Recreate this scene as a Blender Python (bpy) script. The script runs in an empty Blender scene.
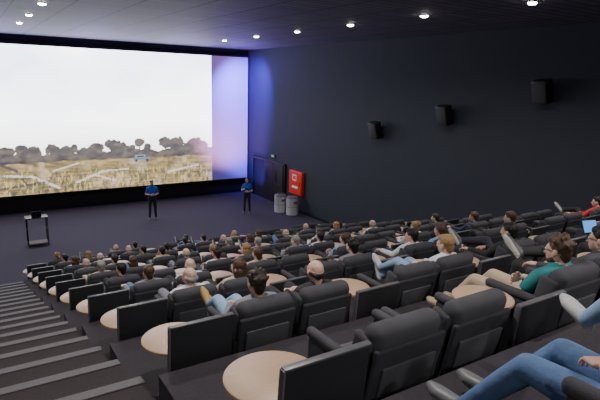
import bpy, bmesh, math, random
import numpy as np
from mathutils import Vector, Matrix, Euler
random.seed(7); np.random.seed(7)
SC = bpy.context.scene
COL = SC.collection

# ------------------------------------------------------------ materials
def mat(name, col, rough=0.6, metal=0.0, var=0.0, vscale=8.0, bump=0.0, bscale=60.0, emis=None, estr=0.0, spec=0.5, stretch=None):
    m = bpy.data.materials.new(name); m.use_nodes = True
    nt = m.node_tree; b = nt.nodes["Principled BSDF"]
    b.inputs["Base Color"].default_value = (*col, 1); b.inputs["Roughness"].default_value = rough
    b.inputs["Metallic"].default_value = metal; b.inputs["Specular IOR Level"].default_value = spec
    if emis is not None:
        b.inputs["Emission Color"].default_value = (*emis, 1); b.inputs["Emission Strength"].default_value = estr
    if var or bump:
        tc = nt.nodes.new("ShaderNodeTexCoord"); src = tc.outputs["Object"]
        if stretch:
            mp = nt.nodes.new("ShaderNodeMapping"); mp.inputs["Scale"].default_value = stretch
            nt.links.new(src, mp.inputs[0]); src = mp.outputs[0]
    if var:
        n = nt.nodes.new("ShaderNodeTexNoise"); n.inputs["Scale"].default_value = vscale; n.inputs["Detail"].default_value = 4
        nt.links.new(src, n.inputs["Vector"])
        mx = nt.nodes.new("ShaderNodeMix"); mx.data_type = 'RGBA'
        mx.inputs[6].default_value = (*[c * (1 - var) for c in col], 1)
        mx.inputs[7].default_value = (*[min(1, c * (1 + var)) for c in col], 1)
        nt.links.new(n.outputs["Fac"], mx.inputs[0]); nt.links.new(mx.outputs[2], b.inputs["Base Color"])
    if bump:
        n2 = nt.nodes.new("ShaderNodeTexNoise"); n2.inputs["Scale"].default_value = bscale
        nt.links.new(src, n2.inputs["Vector"])
        bp = nt.nodes.new("ShaderNodeBump"); bp.inputs["Strength"].default_value = bump; bp.inputs["Distance"].default_value = 0.01
        nt.links.new(n2.outputs["Fac"], bp.inputs["Height"]); nt.links.new(bp.outputs[0], b.inputs["Normal"])
    return m

# ------------------------------------------------------------ mesh helpers
def rbox(size, bev=0.01, seg=2, loc=(0, 0, 0), rot=(0, 0, 0), mi=0):
    bm = bmesh.new(); bmesh.ops.create_cube(bm, size=1.0)
    bmesh.ops.scale(bm, vec=size, verts=bm.verts)
    if bev > 0:
        bmesh.ops.bevel(bm, geom=bm.edges[:], offset=min(bev, min(size) * 0.49), segments=seg, profile=0.5, affect='EDGES')
    M = Matrix.Translation(loc) @ Euler(rot).to_matrix().to_4x4()
    bm.transform(M); bm.verts.index_update()
    V = np.array([v.co[:] for v in bm.verts]); F = [tuple(v.index for v in f.verts) for f in bm.faces]
    bm.free(); return (V, F, [mi] * len(F))

def lathe(prof, n=24, loc=(0, 0, 0), rot=(0, 0, 0), mi=0, cap=True):
    V = []; F = []
    for r, z in prof:
        for i in range(n):
            a = 2 * math.pi * i / n; V.append((r * math.cos(a), r * math.sin(a), z))
    for k in range(len(prof) - 1):
        for i in range(n):
            j = (i + 1) % n
            F.append((k * n + i, k * n + j, (k + 1) * n + j, (k + 1) * n + i))
    if cap:
        F.append(tuple(range(n))[::-1]); F.append(tuple((len(prof) - 1) * n + i for i in range(n)))
    V = np.array(V); R = np.array(Euler(rot).to_matrix())
    return (V @ R.T + np.array(loc), F, [mi] * len(F))

def rod(a, b, r, mi=0, n=10):
    a = Vector(a); b = Vector(b); d = b - a
    q = d.to_track_quat('Z', 'Y').to_matrix()
    V, F, M = lathe([(r, 0), (r, d.length)], n, mi=mi)
    return (V @ np.array(q).T + np.array(a), F, M)

def torus(R, r, loc, rot=(0, 0, 0), mi=0, n=16, m=6):
    V = []; F = []
    for i in range(n):
        a = 2 * math.pi * i / n
        for j in range(m):
            b = 2 * math.pi * j / m
            V.append(((R + r * math.cos(b)) * math.cos(a), (R + r * math.cos(b)) * math.sin(a), r * math.sin(b)))
            F.append((i * m + j, ((i + 1) % n) * m + j, ((i + 1) % n) * m + (j + 1) % m, i * m + (j + 1) % m))
    return (np.array(V) @ np.array(Euler(rot).to_matrix()).T + np.array(loc), F, [mi] * len(F))

def xf(c, R=None, t=(0, 0, 0)):
    V = c[0]
    if R is not None: V = V @ np.array(R).T
    F = c[1]
    if R is not None and np.linalg.det(np.array(R)) < 0: F = [tuple(reversed(f)) for f in F]
    return (V + np.array(t), F, c[2])

def mesh(name, comps, mats=None, smooth=None):
    Vs = []; Fs = []; Ms = []; o = 0
    for V, F, M in comps:
        Vs.append(V); Fs += [tuple(i + o for i in f) for f in F]; Ms += list(M); o += len(V)
    me = bpy.data.meshes.new(name)
    me.from_pydata(np.concatenate(Vs).tolist(), [], Fs)
    if mats:
        for m in mats: me.materials.append(m)
    me.polygons.foreach_set("material_index", np.array(Ms, dtype=np.int32))
    if smooth == 'all':
        me.polygons.foreach_set("use_smooth", np.ones(len(Fs), dtype=bool))
    elif smooth is not None:
        me.shade_smooth() if hasattr(me, 'shade_smooth') else None
        me.set_sharp_from_angle(angle=math.radians(smooth))
    me.update(); return me

def obj(name, me, loc=(0, 0, 0), rot=(0, 0, 0)):
    o = bpy.data.objects.new(name, me); o.location = loc; o.rotation_euler = rot
    COL.objects.link(o); return o

# ------------------------------------------------------------ body modelling (hulls -> one continuous remeshed surface)
def ico(sub=2):
    bm = bmesh.new(); bmesh.ops.create_icosphere(bm, subdivisions=sub, radius=1.0)
    V = np.array([v.co[:] for v in bm.verts]); F = [tuple(v.index for v in f.verts) for f in bm.faces]
    bm.free(); return V, F
ICO, ICOF = ico(2)
def hullmesh(sph):
    pts = np.concatenate([ICO * np.array(r) + np.array(c) for c, r in sph])
    bm = bmesh.new(); vs = [bm.verts.new(p) for p in pts]
    res = bmesh.ops.convex_hull(bm, input=vs)
    kill = [g for g in res["geom_interior"] + res["geom_unused"] if isinstance(g, bmesh.types.BMVert)]
    kill = list({v for v in kill if v.is_valid})
    bmesh.ops.delete(bm, geom=kill, context='VERTS'); bm.verts.index_update()
    V = np.array([v.co[:] for v in bm.verts]); F = [tuple(v.index for v in f.verts) for f in bm.faces]
    bm.free(); return V, F
def pdist(P, sph):
    best = np.full(len(P), 9.0)
    sp = [(np.array(c, float), (np.mean(r) if hasattr(r, '__len__') else r), r) for c, r in sph]
    if len(sp) == 1:
        c, _, r = sp[0]; r = np.array(r) * np.ones(3)
        return (np.linalg.norm((P - c) / r, axis=1) - 1) * r.min()
    for i in range(len(sp)):
        for j in range(i + 1, len(sp)):
            a, ra, _ = sp[i]; b, rb, _ = sp[j]; d = b - a; L = d @ d + 1e-9
            t = np.clip((P - a) @ d / L, 0, 1)
            best = np.minimum(best, np.linalg.norm(P - (a + t[:, None] * d), axis=1) - (ra + t * (rb - ra)))
    return best
def remesh(prims, voxel, smooth=4):
    comps = []
    for sph, lab in prims:
        V, F = (ICO * np.array(sph[0][1]) + np.array(sph[0][0]), ICOF) if len(sph) == 1 else hullmesh(sph)
        comps.append((V, F, [0] * len(F)))
    me = mesh("tmp", comps); o = bpy.data.objects.new("tmp", me); COL.objects.link(o)
    r = o.modifiers.new("r", 'REMESH'); r.mode = 'VOXEL'; r.voxel_size = voxel
    s = o.modifiers.new("s", 'SMOOTH'); s.factor = 0.5; s.iterations = smooth
    dg = bpy.context.evaluated_depsgraph_get(); ev = o.evaluated_get(dg); m2 = ev.to_mesh()
    n = len(m2.vertices); V = np.zeros(n * 3); m2.vertices.foreach_get("co", V); V = V.reshape(-1, 3)
    F = [tuple(p.vertices) for p in m2.polygons]
    C = np.zeros(len(F) * 3); m2.polygons.foreach_get("center", C); C = C.reshape(-1, 3)
    ev.to_mesh_clear(); bpy.data.objects.remove(o); bpy.data.meshes.remove(me)
    D = np.stack([pdist(C, sph) for sph, lab in prims]); L = np.array([lab for _, lab in prims])
    return (V, F, L[np.argmin(D, axis=0)].tolist())

SKIN, SHIRT, TROU, SHOE, HAIR, EYEW, IRIS, LIPS, BLK, SOLE = range(10)
def S2(x, y, z, r): return [((-x, y, z), r), ((x, y, z), r)]
_heads = {}
def head(kind):
    if kind in _heads: return _heads[kind]
    base, *ex = kind.split('+')
    p = [([((0, -.008, .032), (.073, .092, .082))], SKIN),
         ([*S2(.034, .035, -.022, .036), *S2(.032, .052, .02, .030), ((0, .052, -.083), .024), *S2(.042, -.005, -.055, .026)], SKIN),
         ([((0, .084, .004), .008), ((0, .104, -.030), .011)], SKIN), ([*S2(.010, .094, -.033, .009)], SKIN),
         ([((0, .080, -.056), (.023, .011, .0055))], LIPS), ([((0, .078, -.066), (.019, .011, .006))], LIPS),
         ([((0, -.02, -.06), .052), ((0, -.035, -.13), .054)], SKIN),
         ([((-.077, -.008, -.006), (.011, .02, .031))], SKIN), ([((.077, -.008, -.006), (.011, .02, .031))], SKIN),
         ([((-.045, .075, .026), .006), ((-.018, .083, .029), .006)], HAIR), ([((.045, .075, .026), .006), ((.018, .083, .029), .006)], HAIR)]
    if base != 'bald':
        p += [([((0, -.022, .048), (.083, .097, .083))], HAIR), ([((0, -.055, .0), .058), ((0, -.06, -.04), .045)], HAIR),
              ([((-.03, .045, .085), .03), ((.035, .05, .082), .028), ((0, -.04, .1), .04)], HAIR)]
        if base == 'messy':
            r = random.Random(5)
            for i in range(16):
                a = r.uniform(0, 6.28); e = r.uniform(.1, 1.4); d = np.array((math.cos(a) * math.cos(e), math.sin(a) * math.cos(e), math.sin(e)))
                if d[1] > .6 and d[2] < .5: continue
                c0 = np.array((0, -.022, .045)) + d * np.array((.078, .09, .078)); p.append(([(tuple(c0), .02), (tuple(c0 + d * .02 + np.array((0, .008, .005))), .012)], HAIR))
    else:
        p += [([((.066, -.03, .0), .020), ((.04, -.075, -.01), .026)], HAIR), ([((-.066, -.03, .0), .020), ((-.04, -.075, -.01), .026)], HAIR),
              ([((-.04, -.078, -.01), .024), ((.04, -.078, -.01), .024), ((0, -.07, -.045), .02)], HAIR)]
    if base == 'long':
        p += [([*S2(.045, -.065, -.02, .045), *S2(.06, -.075, -.18, .028), ((0, -.09, -.2), .03)], HAIR),
              ([((.068, .0, .03), .022), ((.066, -.02, -.14), .022)], HAIR), ([((-.068, .0, .03), .022), ((-.066, -.02, -.14), .022)], HAIR)]
    if base == 'tail':
        p += [([((0, -.11, .03), .026), ((0, -.15, -.01), .032), ((0, -.135, -.13), .014)], HAIR)]
    if base == 'bun':
        p += [([((0, -.10, .10), .042), ((0, -.11, .09), .04)], HAIR)]
    if 'beard' in ex:
        p += [([((0, .056, -.088), .027), *S2(.045, .01, -.06, .028)], HAIR)]
    c = [remesh(p, 0.0068, 3)]
    for s in (-1, 1):
        c.append((ICO * .0125 + np.array((s * .031, .0765, .008)), ICOF, [EYEW] * len(ICOF)))
        c.append((ICO * .0065 + np.array((s * .031, .0845, .008)), ICOF, [IRIS] * len(ICOF)))
    if 'glasses' in ex:
        for s in (-1, 1):
            c.append(torus(.025, .003, (s * .032, .098, .006), (math.pi / 2, 0, 0), BLK))
            c.append(rod((s * .058, .095, .01), (s * .082, -.01, .008), .0028, BLK, 6))
        c.append(rod((-.009, .1, .01), (.009, .1, .01), .003, BLK, 6))
    _heads[kind] = c; return c
_hands = {}
def hand(curl):
    if curl in _hands: return _hands[curl]
    p = [([((-.028, .015, 0), .014), ((.028, .015, 0), .015), ((-.033, .083, 0), .011), ((.033, .088, 0), .012)], SKIN),
         ([((0, -.045, 0), .026), ((0, .01, 0), .023)], SKIN)]
    for x, y0, L, r in ((.033, .09, .074, .0088), (.011, .096, .083, .009), (-.012, .092, .077, .0086), (-.033, .084, .06, .0078)):
        a = 0.12; pt = np.array((x, y0, 0.0)); fr = 1.0
        for seg, w in enumerate((.45, .31, .24)):
            a += curl; d = np.array((x * .8, math.cos(a), -math.sin(a))); d /= np.linalg.norm(d)
            q = pt + d * L * w; p.append(([(tuple(pt), r * fr), (tuple(q), r * fr * .92)], SKIN)); fr *= .92; pt = q
    p.append(([((.024, .02, -.004), .014), ((.052, .05, -.014), .0115)], SKIN))
    p.append(([((.052, .05, -.014), .0112), ((.062, .088, -.022 - .02 * curl), .0095)], SKIN))
    _hands[curl] = remesh(p, 0.0042, 2); return _hands[curl]

def frame(d, up):
    d = Vector(d).normalized(); up = Vector(up); x = d.cross(up).normalized(); z = x.cross(d).normalized()
    return np.array([[x[i], d[i], z[i]] for i in range(3)])

def body(J, short=False, voxel=.0125, fem=False):
    s = .92 if fem else 1.0
    hL, hR = J['hipL'], J['hipR']; w, c, n = Vector(J['waist']), Vector(J['chest']), Vector(J['neck'])
    hd = Vector(J['head'])
    wx = .075 * s; cx = .095 * s
    p = [([(hL, .108), (hR, .108), ((w.x - wx, w.y, w.z - .04), .092 * s), ((w.x + wx, w.y, w.z - .04), .092 * s)], TROU),
         ([((w.x - wx, w.y, w.z), .100 * s), ((w.x + wx, w.y, w.z), .100 * s), ((c.x - cx, c.y, c.z), .108 * s), ((c.x + cx, c.y, c.z), .108 * s)], SHIRT)]
    for sh in (J['shL'], J['shR']):
        p.append(([(sh, .062 * s), ((c.x + (cx if sh[0] > c.x else -cx), c.y, c.z), .10 * s), (tuple(n), .06)], SHIRT))
    p.append(([(tuple(n), .054), (tuple(hd + Vector((0, -.025, -.07))), .050)], SKIN))
    p.append(([(tuple(n - Vector((0, 0, .015))), .072), (tuple(n + Vector((0, .006, .012))), .063)], SHIRT))
    if fem: p.append(([((c.x - .07, c.y + .075, c.z - .02), .055), ((c.x + .07, c.y + .075, c.z - .02), .055)], SHIRT))
    comps = []
    for k in 'LR':
        sh, el, wr = Vector(J['sh' + k]), Vector(J['el' + k]), Vector(J['wr' + k])
        if short:
            mid = sh.lerp(el, .62)
            p.append(([(tuple(sh), .060 * s), (tuple(mid), .057 * s)], SHIRT)); p.append(([(tuple(mid), .045 * s), (tuple(el), .040 * s)], SKIN))
            p.append(([(tuple(el), .040 * s), (tuple(wr), .026)], SKIN))
        else:
            p.append(([(tuple(sh), .060 * s), (tuple(el), .049 * s)], SHIRT)); p.append(([(tuple(el), .048 * s), (tuple(wr), .036)], SHIRT))
        hp, kn, an = Vector(J['hip' + k]), Vector(J['kn' + k]), Vector(J['an' + k]); toe = Vector(J['toe' + k])
        p.append(([(tuple(hp), .095), (tuple(kn), .063)], TROU)); p.append(([(tuple(kn), .062), (tuple(kn.lerp(an, .35)), .060), (tuple(an), .047)], TROU))
        d = (toe - an).normalized(); leg = (an - kn).normalized(); foot = (d - leg * d.dot(leg) * .3).normalized()
        heel = an + leg * .045 - foot * .03
        ball = heel + foot * .17; tip = heel + foot * .225
        sd = leg.cross(foot).normalized() * .018
        p.append(([(tuple(an + leg * .02), .042), (tuple(heel), .036), (tuple(ball + sd), .030), (tuple(ball - sd), .030), (tuple(tip), .026)], SHOE))
        so = leg * .022
        p.append(([(tuple(heel + so), .030), (tuple(ball + sd * 1.2 + so * .8), .022), (tuple(ball - sd * 1.2 + so * .8), .022), (tuple(tip + so * .6), .022)], SOLE))
        hdir = Vector(J.get('hd' + k, wr - el)); up = Vector(J.get('up' + k, (0, 0, 1)))
        R = frame(hdir, up)
        if k == 'R': R = R @ np.diag([-1, 1, 1])
        comps.append(xf(hand(J.get('curl', .35)), R * .98, tuple(wr + hdir.normalized() * .03)))
    return [remesh(p, voxel, 5)] + comps

def sit(legs='bent', arms='lap', lean=0.0):
    J = dict(hipL=(-.09, .47, .455), hipR=(.09, .47, .455), waist=(0, .39 + lean * .2, .555), chest=(0, .285 + lean * .6, .69), neck=(0, .225 + lean, .805), head=(0, .25 + lean * 1.3, .935))
    J['shL'] = (-.165, .25 + lean * .9, .76); J['shR'] = (.165, .25 + lean * .9, .76)
    L = dict(bent=((-.12, .90, .52), (-.13, .95, .09), (-.13, 1.12, .04)), ext=((-.10, .87, .47), (-.09, 1.24, .20), (-.10, 1.38, .36)),
             low=((-.13, .89, .49), (-.12, 1.19, .12), (-.12, 1.37, .12)))
    def leg(k, key):
        m = -1 if k == 'R' else 1; a, b, c = L[key]
        J['kn' + k] = (a[0] * m, a[1], a[2]); J['an' + k] = (b[0] * m, b[1], b[2]); J['toe' + k] = (c[0] * m, c[1], c[2])
    if legs in L: leg('L', legs); leg('R', legs)
    elif legs == 'mix': leg('L', 'bent'); leg('R', 'low')
    elif legs == 'crossR':
        leg('L', 'bent'); J['knR'] = (.33, .80, .62); J['anR'] = (-.04, .93, .63); J['toeR'] = (-.06, 1.1, .76)
    elif legs == 'crossL':
        leg('R', 'bent'); J['knL'] = (-.02, .88, .66); J['anL'] = (.20, 1.14, .38); J['toeL'] = (.26, 1.3, .42)
    elif legs == 'ankle':
        J['knL'] = (-.09, .88, .55); J['anL'] = (-.02, 1.25, .34); J['toeL'] = (-.06, 1.35, .52)
        J['knR'] = (.10, .88, .52); J['anR'] = (.02, 1.27, .22); J['toeR'] = (.06, 1.39, .38)
    def arm(k, kind):
        m = -1 if k == 'L' else 1
        if kind == 'lap': J['el' + k] = (m * .225, .40 + lean * .5, .57); J['wr' + k] = (m * .09, .60, .615); J['hd' + k] = (-m * .6, .8, -.15)
        if kind == 'rest': J['el' + k] = (m * .25, .36 + lean * .4, .64); J['wr' + k] = (m * .262, .60, .64); J['hd' + k] = (-m * .1, 1, -.12)
        if kind == 'chin': J['el' + k] = (m * .22, .44 + lean, .60); J['wr' + k] = (m * .06, .39 + lean * 1.2, .77); J['hd' + k] = (-m * .35, -.25, 1); J['up' + k] = (0, 1, .2)
        if kind == 'hold': J['el' + k] = (m * .22, .42 + lean, .57); J['wr' + k] = (m * .10, .66, .68); J['hd' + k] = (-m * .2, 1, .3); J['up' + k] = (m, 0, .2)
        if kind == 'cross': J['el' + k] = (m * .23, .40 + lean, .57); J['wr' + k] = (-m * .06, .46 + lean + .02 * m, .62 + .03 * m); J['hd' + k] = (-m, .15, .05); J['up' + k] = (0, 1, .1)
    if isinstance(arms, str): arms = (arms, arms)
    arm('L', arms[0]); arm('R', arms[1]); return J

POSES = {
 'a': dict(J=sit('bent', 'lap')), 'b': dict(J=sit('crossR', ('rest', 'lap'))), 'c': dict(J=sit('mix', ('rest', 'chin'))),
 'd': dict(J=sit('low', 'cross'), short=True), 'e': dict(J=sit('ankle', 'lap')), 'f': dict(J=sit('crossL', ('lap', 'rest')), fem=True),
 'g': dict(J=sit('bent', 'hold', lean=.08), short=True), 'h': dict(J=sit('low', ('chin', 'lap'), lean=.05), fem=True), 'i': dict(J=sit('low', ('lap', 'rest'))),
}
def stand(gest=0):
    J = dict(hipL=(-.09, 0, .92), hipR=(.09, 0, .92), waist=(0, .0, 1.08), chest=(0, -.005, 1.28), neck=(0, -.02, 1.455), head=(0, .01, 1.615),
             shL=(-.18, -.01, 1.385), shR=(.18, -.01, 1.385), knL=(-.115, .03, .50), knR=(.11, .02, .50), anL=(-.14, -.02, .085), anR=(.13, -.02, .085),
             toeL=(-.18, .2, .03), toeR=(.17, .2, .03), elL=(-.26, -.03, 1.12), elR=(.26, -.03, 1.12))
    J['wrL'] = (-.08, .17, 1.10); J['wrR'] = (.09, .19, 1.13) ; J['hdL'] = (1, .35, .1); J['hdR'] = (-1, .3, .1); J['upL'] = (0, 1, .2); J['upR'] = (0, 1, .2)
    if gest: J['wrR'] = (.17, .19, 1.20); J['hdR'] = (-.2, .8, .5); J['upR'] = (0, -.3, 1)
    J['curl'] = .5; return J
POSES['s1'] = dict(J=stand(0), short=True); POSES['s2'] = dict(J=stand(1), short=True, fem=True)

_bodies = {}; _pm = {}; _mc = {}
def cmat(kind, col):
    key = (kind, col)
    if key not in _mc:
        if kind == 'skin':
            m = mat("skin", col, .5, var=.06, vscale=30); m.node_tree.nodes["Principled BSDF"].inputs["Subsurface Weight"].default_value = .08
        elif kind == 'hair': m = mat("hair", col, .5, var=.35, vscale=90, bump=.8, bscale=160, stretch=(1, .35, .35))
        elif kind == 'shoe': m = mat("shoe_leather", col, .45, var=.1, vscale=20)
        elif kind == 'denim': m = mat("denim", col, .8, var=.22, vscale=14, bump=.5, bscale=24)
        else: m = mat("cloth", col, .8, var=.12, vscale=10, bump=.6, bscale=18)
        _mc[key] = m
    return _mc[key]
EYEM = mat("eye_white", (.8, .8, .8), .3); IRM = mat("iris", (.06, .04, .03), .2); BLKM = mat("black_plastic", (.01, .01, .012), .35); SOLM = mat("shoe_sole", (.45, .44, .42), .7)
def person(name, pose, hairk, loc, shirt, trou, hair, shoe=(.05, .05, .055), skin=(.62, .40, .31), yaw=0, pitch=0, roll=0, rotz=0, scale=1.0, denim=False):
    if pose not in _bodies: _bodies[pose] = body(**POSES[pose])
    key = (pose, hairk, yaw, pitch, roll)
    if key not in _pm:
        J = POSES[pose]['J']; R = np.array(Euler((math.radians(pitch), math.radians(roll), math.radians(yaw))).to_matrix())
        comps = list(_bodies[pose]) + [xf(c, R, J['head']) for c in head(hairk)]
        me = mesh("figure", comps, smooth='all')
        for i in range(10): me.materials.append(BLKM)
        _pm[key] = me
    o = obj(name, _pm[key], loc, (0, 0, rotz)); o.scale = (scale,) * 3
    ms = [cmat('skin', skin), cmat('cloth', shirt), cmat('denim' if denim else 'cloth', trou), cmat('shoe', shoe), cmat('hair', hair), EYEM, IRM, cmat('skin', (.5, .22, .2)), BLKM, SOLM]
    for i, m in enumerate(ms): o.material_slots[i].link = 'OBJECT'; o.material_slots[i].material = m
    return o

# ------------------------------------------------------------ room constants (metres, camera eye = origin)
ZF = -6.14; ZC = 1.68; YW = 26.0; XR = 13.3; XL = -8.0; YB = -6.0
ROWZ = {-2: -1.06, -1: -1.55, 0: -2.05, 1: -2.54, 2: -3.02, 3: -3.50, 4: -3.97, 5: -4.43, 6: -4.87, 7: -5.30, 8: -5.72, 9: -6.14}
def RY(k): return 1.78 + 1.57 * k

def ceil_mat():
    m = mat("ceiling_tiles", (.05, .05, .06), .7); nt = m.node_tree; b = nt.nodes["Principled BSDF"]
    tc = nt.nodes.new("ShaderNodeTexCoord"); br = nt.nodes.new("ShaderNodeTexBrick"); br.offset = 0
    br.inputs["Scale"].default_value = 1; br.inputs["Brick Width"].default_value = 1.2; br.inputs["Row Height"].default_value = .3
    br.inputs["Mortar Size"].default_value = .026; br.inputs["Color1"].default_value = (.115, .108, .145, 1); br.inputs["Color2"].default_value = (.080, .076, .105, 1)
    br.inputs["Mortar"].default_value = (.006, .006, .009, 1)
    nt.links.new(tc.outputs["Object"], br.inputs["Vector"]); nt.links.new(br.outputs["Color"], b.inputs["Base Color"])
    return m
def slab(name, x0, x1, y0, y1, z0, z1, m):
    me = mesh(name, [rbox((x1 - x0, y1 - y0, z1 - z0), 0, 1, ((x0 + x1) / 2, (y0 + y1) / 2, (z0 + z1) / 2))], [m]); return obj(name, me)
WALLM = mat("wall_charcoal_fabric", (.022, .026, .041), .85, var=.12, vscale=1.5, bump=.3, bscale=90)
BLACKW = mat("wall_black", (.008, .008, .010), .8)
CARPET = mat("carpet_purple", (.038, .030, .056), .95, var=.35, vscale=60, bump=.4, bscale=200)
CARPETD = mat("carpet_dark", (.036, .031, .038), .95, var=.5, vscale=70, bump=.4, bscale=200)
slab("ceiling", XL, XR, YB, YW, ZC, ZC + .2, ceil_mat())
slab("wall_right", XR, XR + .2, YB, YW, ZF - .2, ZC + .2, WALLM)
slab("wall_left", XL - .2, XL, YB, YW, ZF - .2, ZC + .2, WALLM)
slab("wall_screen", XL - .2, XR + .2, YW, YW + .2, ZF - .2, ZC + .2, BLACKW)
slab("wall_back", XL - .2, XR + .2, YB - .2, YB, ZF - .2, ZC + .2, WALLM)
slab("floor", XL, XR, RY(9) - .08, YW, ZF - .2, ZF, CARPET)
slab("baseboard_right", XR - .02, XR - .001, RY(9), 21.6, ZF, ZF + .1, BLKM)
slab("baseboard_screen", XL, XR - .05, YW - .02, YW - .001, ZF, ZF + .1, BLKM)

def tiers(name, x0, x1):
    comps = []
    for k in range(-2, 9):
        y0 = RY(k) - .08 if k > -2 else YB; y1 = RY(k + 1) - .08
        comps.append(rbox((x1 - x0, y1 - y0, ROWZ[k] - (ZF - .2)), 0, 1, ((x0 + x1) / 2, (y0 + y1) / 2, (ROWZ[k] + ZF - .2) / 2)))
    return obj(name, mesh(name, comps, [CARPETD]))
AX0, AX1 = -.75, .98
tiers("floor_tiers_right", AX1, XR); tiers("floor_tiers_left", XL, AX0)
NOSE = mat("stair_nosing", (.12, .11, .12), .75, var=.25, vscale=40)
STAIRC = mat("stair_carpet", (.036, .027, .030), .95, var=.5, vscale=80, bump=.4, bscale=200)
comps = []
lev = [(YB + .01, RY(-2) + 1.135, ROWZ[-2])]
for k in range(-2, 9):
    zm = (ROWZ[k] + ROWZ[k + 1]) / 2
    lev.append((RY(k) + 1.135, RY(k) + 1.92, zm))
    if k < 8: lev.append((RY(k + 1) + .35, RY(k + 1) + 1.135, ROWZ[k + 1]))
for y0, y1, z in lev:
    comps.append(rbox((AX1 - AX0, y1 - y0, z - ZF + .2), 0, 1, ((AX0 + AX1) / 2, (y0 + y1) / 2, (z + ZF - .2) / 2), mi=0))
    comps.append(rbox((AX1 - AX0 - .01, .10, .012), .003, 1, ((AX0 + AX1) / 2, y1 - .045, z + .006), mi=1))
    comps.append(rbox((AX1 - AX0 - .01, .012, .06), .003, 1, ((AX0 + AX1) / 2, y1 + .006, z - .025), mi=1))
obj("aisle_stairs", mesh("aisle_stairs", comps, [STAIRC, NOSE]))

# ------------------------------------------------------------ screen (flat emissive projection surface)
def vnoise(x, y, seed=0):
    xi = np.floor(x).astype(int); yi = np.floor(y).astype(int); fx = x - xi; fy = y - yi
    fx = fx * fx * (3 - 2 * fx); fy = fy * fy * (3 - 2 * fy)
    def h(a, b):
        n = (a * 374761393 + b * 668265263 + seed * 1442695) & 0x7fffffff
        n = ((n ^ (n >> 13)) * 1274126177) & 0x7fffffff
        return ((n ^ (n >> 16)) & 0xffff) / 65535.0
    return (h(xi, yi) * (1 - fx) + h(xi + 1, yi) * fx) * (1 - fy) + (h(xi, yi + 1) * (1 - fx) + h(xi + 1, yi + 1) * fx) * fy
def fbm(x, y, seed=0, o=4):
    s = 0; a = .5; t = 0
    for i in range(o): s = s + a * vnoise(x * 2 ** i, y * 2 ** i, seed + i); t += a; a *= .5
    return s / t
SX0, SX1, SZ0, SZ1 = -5.0, 13.22, -5.32, 1.27; IX = 11.08
nx, nz = 620, 260
gx = np.linspace(SX0, SX1, nx); gz = np.linspace(SZ0, SZ1, nz); X, Z = np.meshgrid(gx, gz)
H = -3.78
def lerp(a, b, t): return a + (b - a) * t[..., None]
def C(*c): return np.array(c, float) * np.ones((*X.shape, 3))
cl = fbm(X * .22, Z * .5, 3, 5); up = np.clip((Z - H) / 5, 0, 1)
sky = lerp(C(1.5, 1.5, 1.5), C(.55, .75, 1.1), np.clip(up * 1.1 * (cl * 1.8 - .45) + .03, 0, 1))
sky = lerp(sky, C(.58, .50, .50), np.clip(1 - (Z - H) / (1.2 + 1.4 * cl), 0, 1) * .75)
img = sky
dep = np.clip((H - Z) / (H - SZ0), 0, 1)
g1 = fbm(X * (1.2 + 1 * (1 - dep)), Z * (5 + 10 * (1 - dep)), 11, 4); g2 = fbm(X * 9, Z * 5, 21, 3); g3 = fbm(X * 2.2, Z * 2.2, 5, 3)
fld = lerp(C(.050, .036, .012), C(.24, .17, .055), np.clip(g1 * 1.8 - .4, 0, 1))
fld = lerp(fld, C(.018, .020, .008), np.clip((g2 - .46) * 3.5, 0, .9) * (.4 + .6 * dep))
fld = lerp(fld, C(.32, .25, .16), np.clip((g3 - .56) * 3, 0, .6))
img = np.where((Z < H)[..., None], fld, img)
tr = np.zeros_like(X)
bush = H + .05 + .36 * fbm(X * 1.1, X * 0 + 2, 31, 4) + .12 * fbm(X * 7, X * 0 + 2, 33, 2)
tr = np.maximum(tr, (Z < bush) & (Z > H - .06 - .1 * vnoise(X * 3, X * 0, 4)))
rs = np.random.RandomState(4); edge = fbm(X * 6, Z * 6, 41, 3)
for i in range(54):
    tx = rs.uniform(-5, 11); hh = rs.uniform(.22, .5); rr = rs.uniform(.16, .36)
    if rs.rand() < .25 and tx > 5: hh += .16; rr += .10
    d = ((X - tx) / rr) ** 2 + ((Z - H - hh) / (rr * .8)) ** 2
    tr = np.maximum(tr, (d < .25 + 1.3 * edge)); tr = np.maximum(tr, (abs(X - tx) < .035) & (Z < H + hh) & (Z > H - .1))
tcol = lerp(C(.012, .010, .010), C(.070, .058, .038), np.clip(fbm(X * 4, Z * 6, 51, 3) * 1.7 - .45, 0, 1))
img = lerp(img, tcol, np.where(tr > 0, .985, 0.0))
def rectm(x, z, w, h): return np.where((abs(X - x) < w) & (abs(Z - z) < h), .97, 0.0)
img = lerp(img, C(.06, .09, .13), rectm(7.3, -3.94, .42, .08)); img = lerp(img, C(.10, .14, .19), rectm(7.22, -3.81, .25, .07)); img = lerp(img, C(.01, .012, .016), rectm(7.22, -3.81, .18, .035))
for wx_ in (7.02, 7.57): img = lerp(img, C(.008, .008, .008), np.where(np.hypot(X - wx_, Z + 4.02) < .07, 1.0, 0.0))
def seg(x0, z0, x1, z1, w, col, a=.85):
    global img
    dx, dz = x1 - x0, z1 - z0; t = np.clip(((X - x0) * dx + (Z - z0) * dz) / (dx * dx + dz * dz), 0, 1)
    d = np.hypot(X - x0 - t * dx, Z - z0 - t * dz); img = lerp(img, C(*col), np.where(d < w, a, 0.0))
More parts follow.
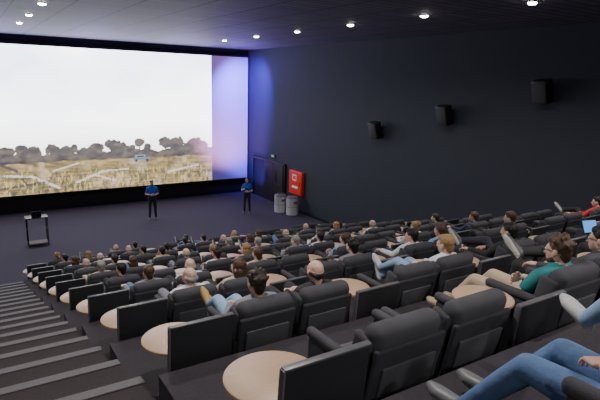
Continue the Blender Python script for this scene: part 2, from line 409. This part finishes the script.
for (a, b, c, d, w, l) in [(1.1, -3.9, 1.7, -4.2, .06, 0), (1.7, -4.2, 2.0, -4.75, .05, 0), (1.2, -4.4, 2.3, -4.5, .05, 1), (2.3, -4.5, 3.4, -5.1, .06, 1), (4.2, -4.9, 5.4, -4.45, .05, 1), (5.4, -4.45, 6.6, -4.4, .04, 1),
                         (5.0, -4.6, 6.0, -4.95, .04, 1), (3.2, -4.3, 4.3, -4.0, .035, 1), (8.6, -4.7, 10.3, -4.4, .05, 1), (1.0, -5.0, 2.8, -4.8, .05, 0)]:
    seg(a, b, c, d, w, (.34, .31, .29) if l else (.02, .018, .02))
for i in range(320):
    tx = rs.uniform(.5, 11); z0 = rs.uniform(-5.3, -4.5); seg(tx, z0, tx + rs.uniform(-.06, .06), z0 + rs.uniform(.08, .28), .014, (.36, .28, .09) if rs.rand() < .55 else (.02, .022, .010), .85)
mask = (X < IX).astype(float)
img = img * mask[..., None]
idx = np.arange(nx * nz).reshape(nz, nx)
F = np.stack([idx[:-1, :-1], idx[:-1, 1:], idx[1:, 1:], idx[1:, :-1]], -1).reshape(-1, 4)
V = np.stack([X.ravel(), np.zeros(nx * nz), Z.ravel()], -1)
me = bpy.data.meshes.new("projection_screen"); me.from_pydata(V.tolist(), [], F.tolist())
at = me.color_attributes.new("img", 'FLOAT_COLOR', 'POINT')
at.data.foreach_set("color", np.concatenate([img.reshape(-1, 3), np.ones((nx * nz, 1))], 1).astype(np.float32).ravel())
SM = mat("projection_screen", (.55, .55, .57), .9); nt = SM.node_tree
an = nt.nodes.new("ShaderNodeAttribute"); an.attribute_name = "img"
nt.links.new(an.outputs["Color"], nt.nodes["Principled BSDF"].inputs["Emission Color"]); nt.nodes["Principled BSDF"].inputs["Emission Strength"].default_value = 3.8
me.materials.append(SM)
obj("projection_screen", me, (0, 25.86, 0))
fc = [rbox((SX1 - SX0 + .1, .06, .08), .01, 1, ((SX0 + SX1) / 2 - .03, 25.9, SZ1 + .05)), rbox((SX1 - SX0 + .1, .06, .08), .01, 1, ((SX0 + SX1) / 2 - .03, 25.9, SZ0 - .05)),
      rbox((SX1 - SX0, .03, SZ1 - SZ0), 0, 1, ((SX0 + SX1) / 2, 25.94, (SZ0 + SZ1) / 2))]
obj("screen_frame", mesh("screen_frame", fc, [BLACKW]))

# ------------------------------------------------------------ furniture
LEATH = mat("seat_upholstery", (.072, .072, .081), .9, var=.25, vscale=7, bump=.25, bscale=160, spec=.12)
CUSH = mat("seat_cushion", (.12, .12, .13), .9, var=.25, vscale=7, bump=.25, bscale=160, spec=.12)
SHELL = mat("seat_shell", (.040, .040, .047), .8, spec=.2)
def seat_mesh():
    t = math.radians(11); c = []
    c.append(rbox((.44, .36, .20), .02, 2, (0, .44, .10), mi=1))
    c.append(rbox((.46, .50, .16), .05, 4, (0, .45, .275), (math.radians(4), 0, 0), mi=2))
    c.append(rbox((.46, .13, .40), .05, 4, (0, .175, .51), (t, 0, 0), mi=0))
    c.append(rbox((.51, .14, .19), .065, 5, (0, .094, .725), (t, 0, 0), mi=0))
    c.append(rbox((.52, .035, .58), .016, 3, (0, .078, .42), (t, 0, 0), mi=1))
    c.append(rbox((.40, .02, .36), .008, 2, (0, .055, .41), (t, 0, 0), mi=0))
    for s in (-1, 1):
        c.append(rbox((.062, .46, .065), .025, 3, (s * .262, .40, .56), mi=0))
        c.append(rbox((.05, .42, .53), .02, 2, (s * .262, .40, .27), mi=1))
        c.append(rbox((.055, .14, .28), .027, 3, (s * .248, .15, .62), (t, 0, 0), mi=0))
    return mesh("cinema_seat", c, [LEATH, SHELL, CUSH], smooth=40)
SEAT = seat_mesh()
WOOD = mat("table_beech", (.50, .335, .22), .45, var=.12, vscale=5, stretch=(1, 9, 1))
METAL = mat("dark_metal", (.04, .04, .045), .35, .8)
PANM = mat("partition_laminate", (.018, .018, .022), .5); EDGE = mat("partition_edge", (.10, .10, .11), .4)
def table(R, h): return mesh("side_table", [lathe([(R - .008, 0), (R, .006), (R, .024), (R - .008, .03)], 40, (0, 0, h), mi=0), lathe([(.03, .02), (.03, h - .001)], 12, mi=1), lathe([(.15, 0), (.15, .012), (.04, .022)], 24, mi=1),
                            lathe([(.08, h - .02), (.12, h - .001)], 16, mi=1)], [WOOD, METAL], smooth=40)
TABLE = table(.27, .475); TABLEM = table(.22, .535)
def panel(h): return mesh("partition_panel", [rbox((.50, .035, h), .012, 2, (0, .0, h / 2), (math.radians(5), 0, 0), mi=0), rbox((.505, .04, .014), .005, 2, (0, -.0875 * h / 2, h - .002), (math.radians(5), 0, 0), mi=1),
                                 rbox((.014, .04, h), .005, 2, (-.252, 0, h / 2), (math.radians(5), 0, 0), mi=1)], [PANM, EDGE], smooth=40)
PANEL = panel(.80); PANELM = panel(.72)
GX = 1.7
def sx(i): return 1.93 + GX * (i // 2) + .6 * (i % 2)
for k in range(-1, 10):
    for g in range(7):
        obj("side_table", TABLEM if g else TABLE, (1.27 + GX * g + (.11 if g else 0), RY(k) + (.44 if g else .38), ROWZ[k])); obj("partition_panel", PANELM if g else PANEL, (1.34 + GX * g + (.04 if g else 0), RY(k) + .02, ROWZ[k]))
    for i in range(12): obj("cinema_seat", SEAT, (sx(i), RY(k), ROWZ[k]))
for k in range(0, 10):
    obj("side_table", TABLE, (-1.06, RY(k) + .38, ROWZ[k]))
    for i in range(4): obj("cinema_seat", SEAT, (-1.65 - .6 * i, RY(k), ROWZ[k]))

# ------------------------------------------------------------ audience
HB = (.030, .018, .012); HD = (.010, .008, .007); HG = (.30, .29, .28); HBL = (.33, .20, .09); HBR = (.075, .038, .02); HW = (.5, .48, .46)
WH = (.70, .70, .74); BKc = (.02, .02, .024); GR = (.20, .20, .23); NV = (.02, .035, .09); BL = (.06, .15, .40); LB = (.28, .40, .60); BE = (.48, .38, .27); RD = (.45, .03, .03); TE = (.02, .19, .20); GN = (.08, .15, .08); JE = (.10, .18, .36); JL = (.27, .40, .58); PK = (.55, .30, .30)
def P(k, i, pose, hr, shirt, tr, hair, **kw):
    nm = {'long': 'seated_woman', 'tail': 'seated_woman', 'bun': 'seated_woman'}.get(hr.split('+')[0], 'seated_man')
    person(nm, pose, hr, (sx(i), RY(k), ROWZ[k]), shirt, tr, hair, scale=.95, **kw)
P(-1, 0, 'i', 'short', GR, JE, HB, denim=True, shoe=(.16, .16, .17)); P(-1, 1, 'f', 'long', BKc, JL, HBR, denim=True, shoe=(.5, .5, .5)); P(-1, 2, 'b', 'short', BL, JL, HD, denim=True)
P(0, 2, 'd', 'messy+glasses+beard', TE, BE, HBR, yaw=8, shoe=(.4, .3, .2)); P(0, 3, 'b', 'short+glasses', (.05, .05, .06), BKc, HD, yaw=14); P(0, 4, 'g', 'short', GR, BKc, HD, pitch=-12)
P(1, 0, 'e', 'messy', GR, JL, HB, denim=True, shoe=(.50, .34, .12)); P(1, 1, 'a', 'bald', BKc, BKc, HB, yaw=-6)
P(1, 3, 'e', 'short', WH, JL, HBL, denim=True, shoe=(.6, .6, .62), yaw=10); P(1, 4, 'b', 'short', BKc, (.02, .022, .035), HD, shoe=(.1, .1, .1), yaw=12)
spec = {
 2: [(0, 'a', 'bald', WH, GR), (1, 'c', 'long', BE, BKc), (3, 'a', 'messy', GR, BKc), (4, 'c', 'short', WH, NV), (5, 'd', 'short', LB, JE), (7, 'a', 'short', NV, BKc), (10, 'b', 'short', RD, BKc)],
 3: [(0, 'c', 'short', GR, JE), (1, 'a', 'bald', WH, BKc), (2, 'a', 'short', BE, BKc), (4, 'd', 'short', LB, BKc), (6, 'a', 'bun', WH, BKc), (8, 'c', 'short', NV, BKc)],
 4: [(0, 'a', 'short', BKc, BKc), (2, 'd', 'messy', WH, NV), (3, 'c', 'long', BE, BKc), (4, 'a', 'short', GR, BKc), (5, 'e', 'short', WH, JE), (9, 'a', 'short', BKc, BKc)],
}
random.seed(21)
used = ['a', 'c', 'd', 'h', 'b', 'f', 'a']; shirts = [WH, BKc, GR, NV, BL, LB, BE, GN, PK, WH, GR, BE]; hairs = [(HB, 'short'), (HD, 'short'), (HG, 'short'), (HBL, 'long'), (HBR, 'long'), (HW, 'bald'), (HBR, 'short'), (HBL, 'tail'), (HG, 'bald')]
for k in range(5, 10):
    occ = {5: [0, 1, 2, 3, 4, 6, 8], 6: [0, 1, 2, 4, 5, 6, 8], 7: [0, 1, 2, 3, 5, 6, 8], 8: [0, 1, 2, 4, 5, 6], 9: [0, 2, 3, 5]}[k]
    spec[k] = [(i, random.choice(used), None, random.choice(shirts), random.choice([BKc, NV, JE, GR])) for i in occ]
for k, L in spec.items():
    for i, ps, hk, sh, tr in L:
        hc, hk2 = random.choice(hairs)
        if hk: hc = {'bald': HG, 'long': random.choice([HBL, HBR]), 'bun': HBL}.get(hk, random.choice([HB, HD, HG, HBR])); hk2 = hk
        P(k, i, ps, hk2, sh, tr, hc, yaw=random.choice([0, 12, 22]), skin=random.choice([(.62, .40, .31), (.66, .45, .36), (.55, .35, .26)]))

person("standing_male_presenter", 's1', 'short+beard', (6.67, 22.26, ZF), (.02, .09, .50), (.015, .016, .022), HD, rotz=math.radians(172), scale=1.02)
person("standing_female_presenter", 's2', 'tail', (10.94, 21.4, ZF), (.02, .08, .44), (.02, .02, .03), HB, rotz=math.radians(150), scale=.98)

# ------------------------------------------------------------ stage props
c = [rbox((.75, .5, .035), .01, 2, (0, 0, 1.08), mi=0), rbox((.7, .45, .02), .005, 1, (0, 0, .12), mi=0)]
for a in (-.33, .33):
    for b in (-.2, .2): c.append(rod((a, b, 0), (a, b, 1.07), .018, 0))
    c.append(rod((a, -.2, .6), (a, .2, .6), .012, 0))
obj("lectern_table", mesh("lectern_table", c, [METAL], smooth=40), (1.85, 20.5, ZF))
SCR = mat("laptop_display", (.02, .02, .02), .3, emis=(.35, .6, .8), estr=.8)
LAP = [rbox((.33, .23, .018), .005, 1, (0, 0, .009), mi=0), rbox((.33, .012, .22), .004, 1, (0, .14, .12), (math.radians(-15), 0, 0), mi=0), rbox((.31, .003, .20), 0, 1, (0, .131, .12), (math.radians(-15), 0, 0), mi=1)]
obj("laptop", mesh("laptop", LAP, [METAL, SCR]), (1.85, 20.5, ZF + 1.098), (0, 0, math.pi))
TABS = mat("tablet_display", (.02, .02, .02), .3, emis=(.06, .40, 1.0), estr=1.1)
obj("tablet", mesh("tablet", [rbox((.19, .012, .14), .006, 2, (0, 0, 0), mi=0), rbox((.17, .003, .12), 0, 1, (0, -.007, 0), mi=1)], [BLKM, TABS]), (sx(4) - .10, RY(0) + .84, ROWZ[0] + .72), (math.radians(-25), 0, math.radians(-15)))
BINM = mat("bin_steel", (.70, .70, .74), .4, .25); LID = mat("bin_lid", (.12, .12, .13), .4)
BIN = mesh("waste_bin", [lathe([(.27, 0), (.29, .02), (.29, .74), (.30, .76), (.30, .80)], 32, mi=0), lathe([(.30, .80), (.29, .84), (.2, .90), (.14, .91), (.14, .88), (.13, .88)], 32, mi=1),
                         torus(.293, .008, (0, 0, .4), mi=1, n=32), rbox((.2, .02, .12), .008, 2, (0, -.28, .62), mi=1)], [BINM, LID], smooth=40)
obj("waste_bin", BIN, (12.5, 20.9, ZF)); obj("waste_bin", BIN, (12.75, 20.2, ZF))
REDM = mat("cabinet_red", (.75, .04, .025), .35); WHT = mat("label_white", (.8, .8, .8), .5)
obj("fire_hose_cabinet", mesh("fire_hose_cabinet", [rbox((.18, 1.1, 1.15), .02, 2, (-.09, 0, 0), mi=0), rbox((.012, 1.0, 1.05), .005, 1, (-.184, 0, 0), mi=0), rbox((.004, .35, .3), 0, 1, (-.192, .05, .25), mi=1),
    rbox((.005, .25, .18), 0, 1, (-.193, .05, .25), mi=0), rbox((.03, .03, .14), .008, 2, (-.2, -.42, 0), mi=2), rbox((.004, .5, .12), 0, 1, (-.192, .0, -.2), mi=1)], [REDM, WHT, METAL], smooth=40), (XR - .001, 20.6, -4.7))
DOORM = mat("door_dark", (.016, .012, .013), .5)
dc = [rbox((.10, 3.5, .10), .01, 1, (-.05, 0, 2.12), mi=0), rbox((.10, .10, 2.16), .01, 1, (-.05, -1.70, 1.08), mi=0), rbox((.10, .10, 2.16), .01, 1, (-.05, 1.70, 1.08), mi=0), rbox((.02, 3.3, 2.07), 0, 1, (-.012, 0, 1.035), mi=3)]
for s in (-1, 1):
    dc.append(rbox((.045, .98, 2.05), .008, 1, (-.045, s * .5 - .5, 1.03), mi=1)); dc.append(rod((-.10, s * .5 - .85, 1.0), (-.10, s * .5 - .15, 1.0), .015, 2)); dc += [rbox((.05, .04, .06), .005, 1, (-.08, s * .5 - .5 + q * .33, 1.0), mi=2) for q in (-1, 1)]
    dc.append(rbox((.006, .2, .6), .002, 1, (-.069, s * .5 - .5 + .2, 1.45), mi=2))
obj("door_1", mesh("door_1", dc, [BLKM, DOORM, METAL, BLACKW], smooth=40), (XR - .001, 23.45, ZF))
GRN = mat("exit_sign_green", (.02, .3, .1), .4, emis=(.05, .8, .25), estr=.15)
obj("exit_sign", mesh("exit_sign", [rbox((.06, .36, .16), .01, 1, (-.03, 0, 0), mi=0), rbox((.004, .33, .13), 0, 1, (-.062, 0, 0), mi=1), rbox((.004, .12, .03), 0, 1, (-.065, .03, 0), mi=2)], [BLKM, GRN, WHT]), (XR - .001, 23.0, ZF + 2.42))
SPKB = mat("speaker_cabinet", (.012, .012, .014), .5); SPKG = mat("speaker_grille", (.03, .03, .033), .7, bump=.5, bscale=300)
t = math.radians(-18)
SPK = mesh("wall_loudspeaker", [rbox((.30, .44, .62), .02, 2, (-.27, 0, 0), (0, t, 0), mi=0), rbox((.02, .39, .56), .006, 2, (-.42, 0, -.05), (0, t, 0), mi=1), rbox((.02, .2, .3), .004, 1, (-.01, 0, .05), mi=0),
    rod((-.01, 0, .1), (-.22, 0, .05), .025, 0), rod((-.01, -.08, -.05), (-.2, -.08, .0), .012, 0), lathe([(.05, 0), (.06, .01), (.02, .012)], 16, (-.43, 0, .12), (0, -math.pi / 2 + t, 0), mi=0)], [SPKB, SPKG], smooth=40)
for y, z in ((14.9, -1.64), (11.6, -.86), (8.3, -.02), (4.9, .75)): obj("wall_loudspeaker", SPK, (XR, y, z))

# ------------------------------------------------------------ lights
EM = mat("lamp_lens", (1, 1, 1), .3, emis=(1, .97, .92), estr=60)
DL = mesh("ceiling_downlight", [torus(.10, .016, (0, 0, 0), mi=0, n=24), lathe([(.09, -.004), (.08, -.03), (.05, -.045)], 24, mi=1)], [METAL, EM], smooth=40)
def down(x, y, e, col=(1, .94, .90)):
    obj("ceiling_downlight", DL, (x, y, ZC - .005))
    l = bpy.data.lights.new("downlight_beam", 'SPOT'); l.energy = e; l.spot_size = math.radians(155); l.spot_blend = 1; l.shadow_soft_size = .07; l.color = col
    o = bpy.data.objects.new("downlight_beam", l); o.location = (x, y, ZC - .12); COL.objects.link(o)
for n in range(6): down(9.5, 17.9 - 2.85 * n, (230 if n < 2 else 310))
for n in range(6): down(1.8, 17.1 - 2.85 * n, (230 if n < 2 else 310))
down(1.8, 19.95, 60); down(9.5, 20.75, 60)
for x in (-1.5, 1.8, 5.6, 9.5): down(x, -2.5, 500)
for x in (5.6,): down(x, .3, 500)
for y in (2, 7, 12): down(-4, y, 240)
def spot(name, loc, tgt, e, col, size, r=.08):
    l = bpy.data.lights.new(name, 'SPOT'); l.energy = e; l.color = col; l.spot_size = math.radians(size); l.spot_blend = 1.0; l.shadow_soft_size = r
    o = bpy.data.objects.new(name, l); o.location = loc; o.rotation_euler = (Vector(tgt) - Vector(loc)).to_track_quat('-Z', 'Y').to_euler(); COL.objects.link(o)
spot("stage_spotlight_blue", (11.2, 23.2, 1.5), (13.3, 25.6, -1.2), 6200, (.10, .07, 1.0), 85)
spot("stage_spotlight_blue", (12.3, 23.6, -5.9), (13.3, 25.6, -3.0), 1100, (.10, .07, 1.0), 90)
spot("stage_spotlight_pink", (10.2, 22.2, -5.9), (12.3, 25.9, -2.0), 2200, (1.0, .40, .72), 62)
for x in (-3, 1, 5, 9, 12): spot("stage_uplight_blue", (x, 24.2, -.4), (x, 23.6, 1.6), 340, (.34, .22, 1.0), 165)

w = bpy.data.worlds.new("world"); SC.world = w; w.use_nodes = True
w.node_tree.nodes["Background"].inputs[0].default_value = (.02, .02, .03, 1)

# ------------------------------------------------------------ camera
cd = bpy.data.cameras.new("camera"); cd.sensor_width = 36; cd.lens = 514 / 600 * 36; cd.clip_start = .05
cam = bpy.data.objects.new("camera", cd)
xw = Vector((.841, .0954, -.533)).normalized(); yw = Vector((-.540, .202, -.817)); yw = (yw - xw * yw.dot(xw)).normalized(); zw = xw.cross(yw)
cam.matrix_world = Matrix((xw, yw, zw)).to_4x4()
COL.objects.link(cam); SC.camera = cam
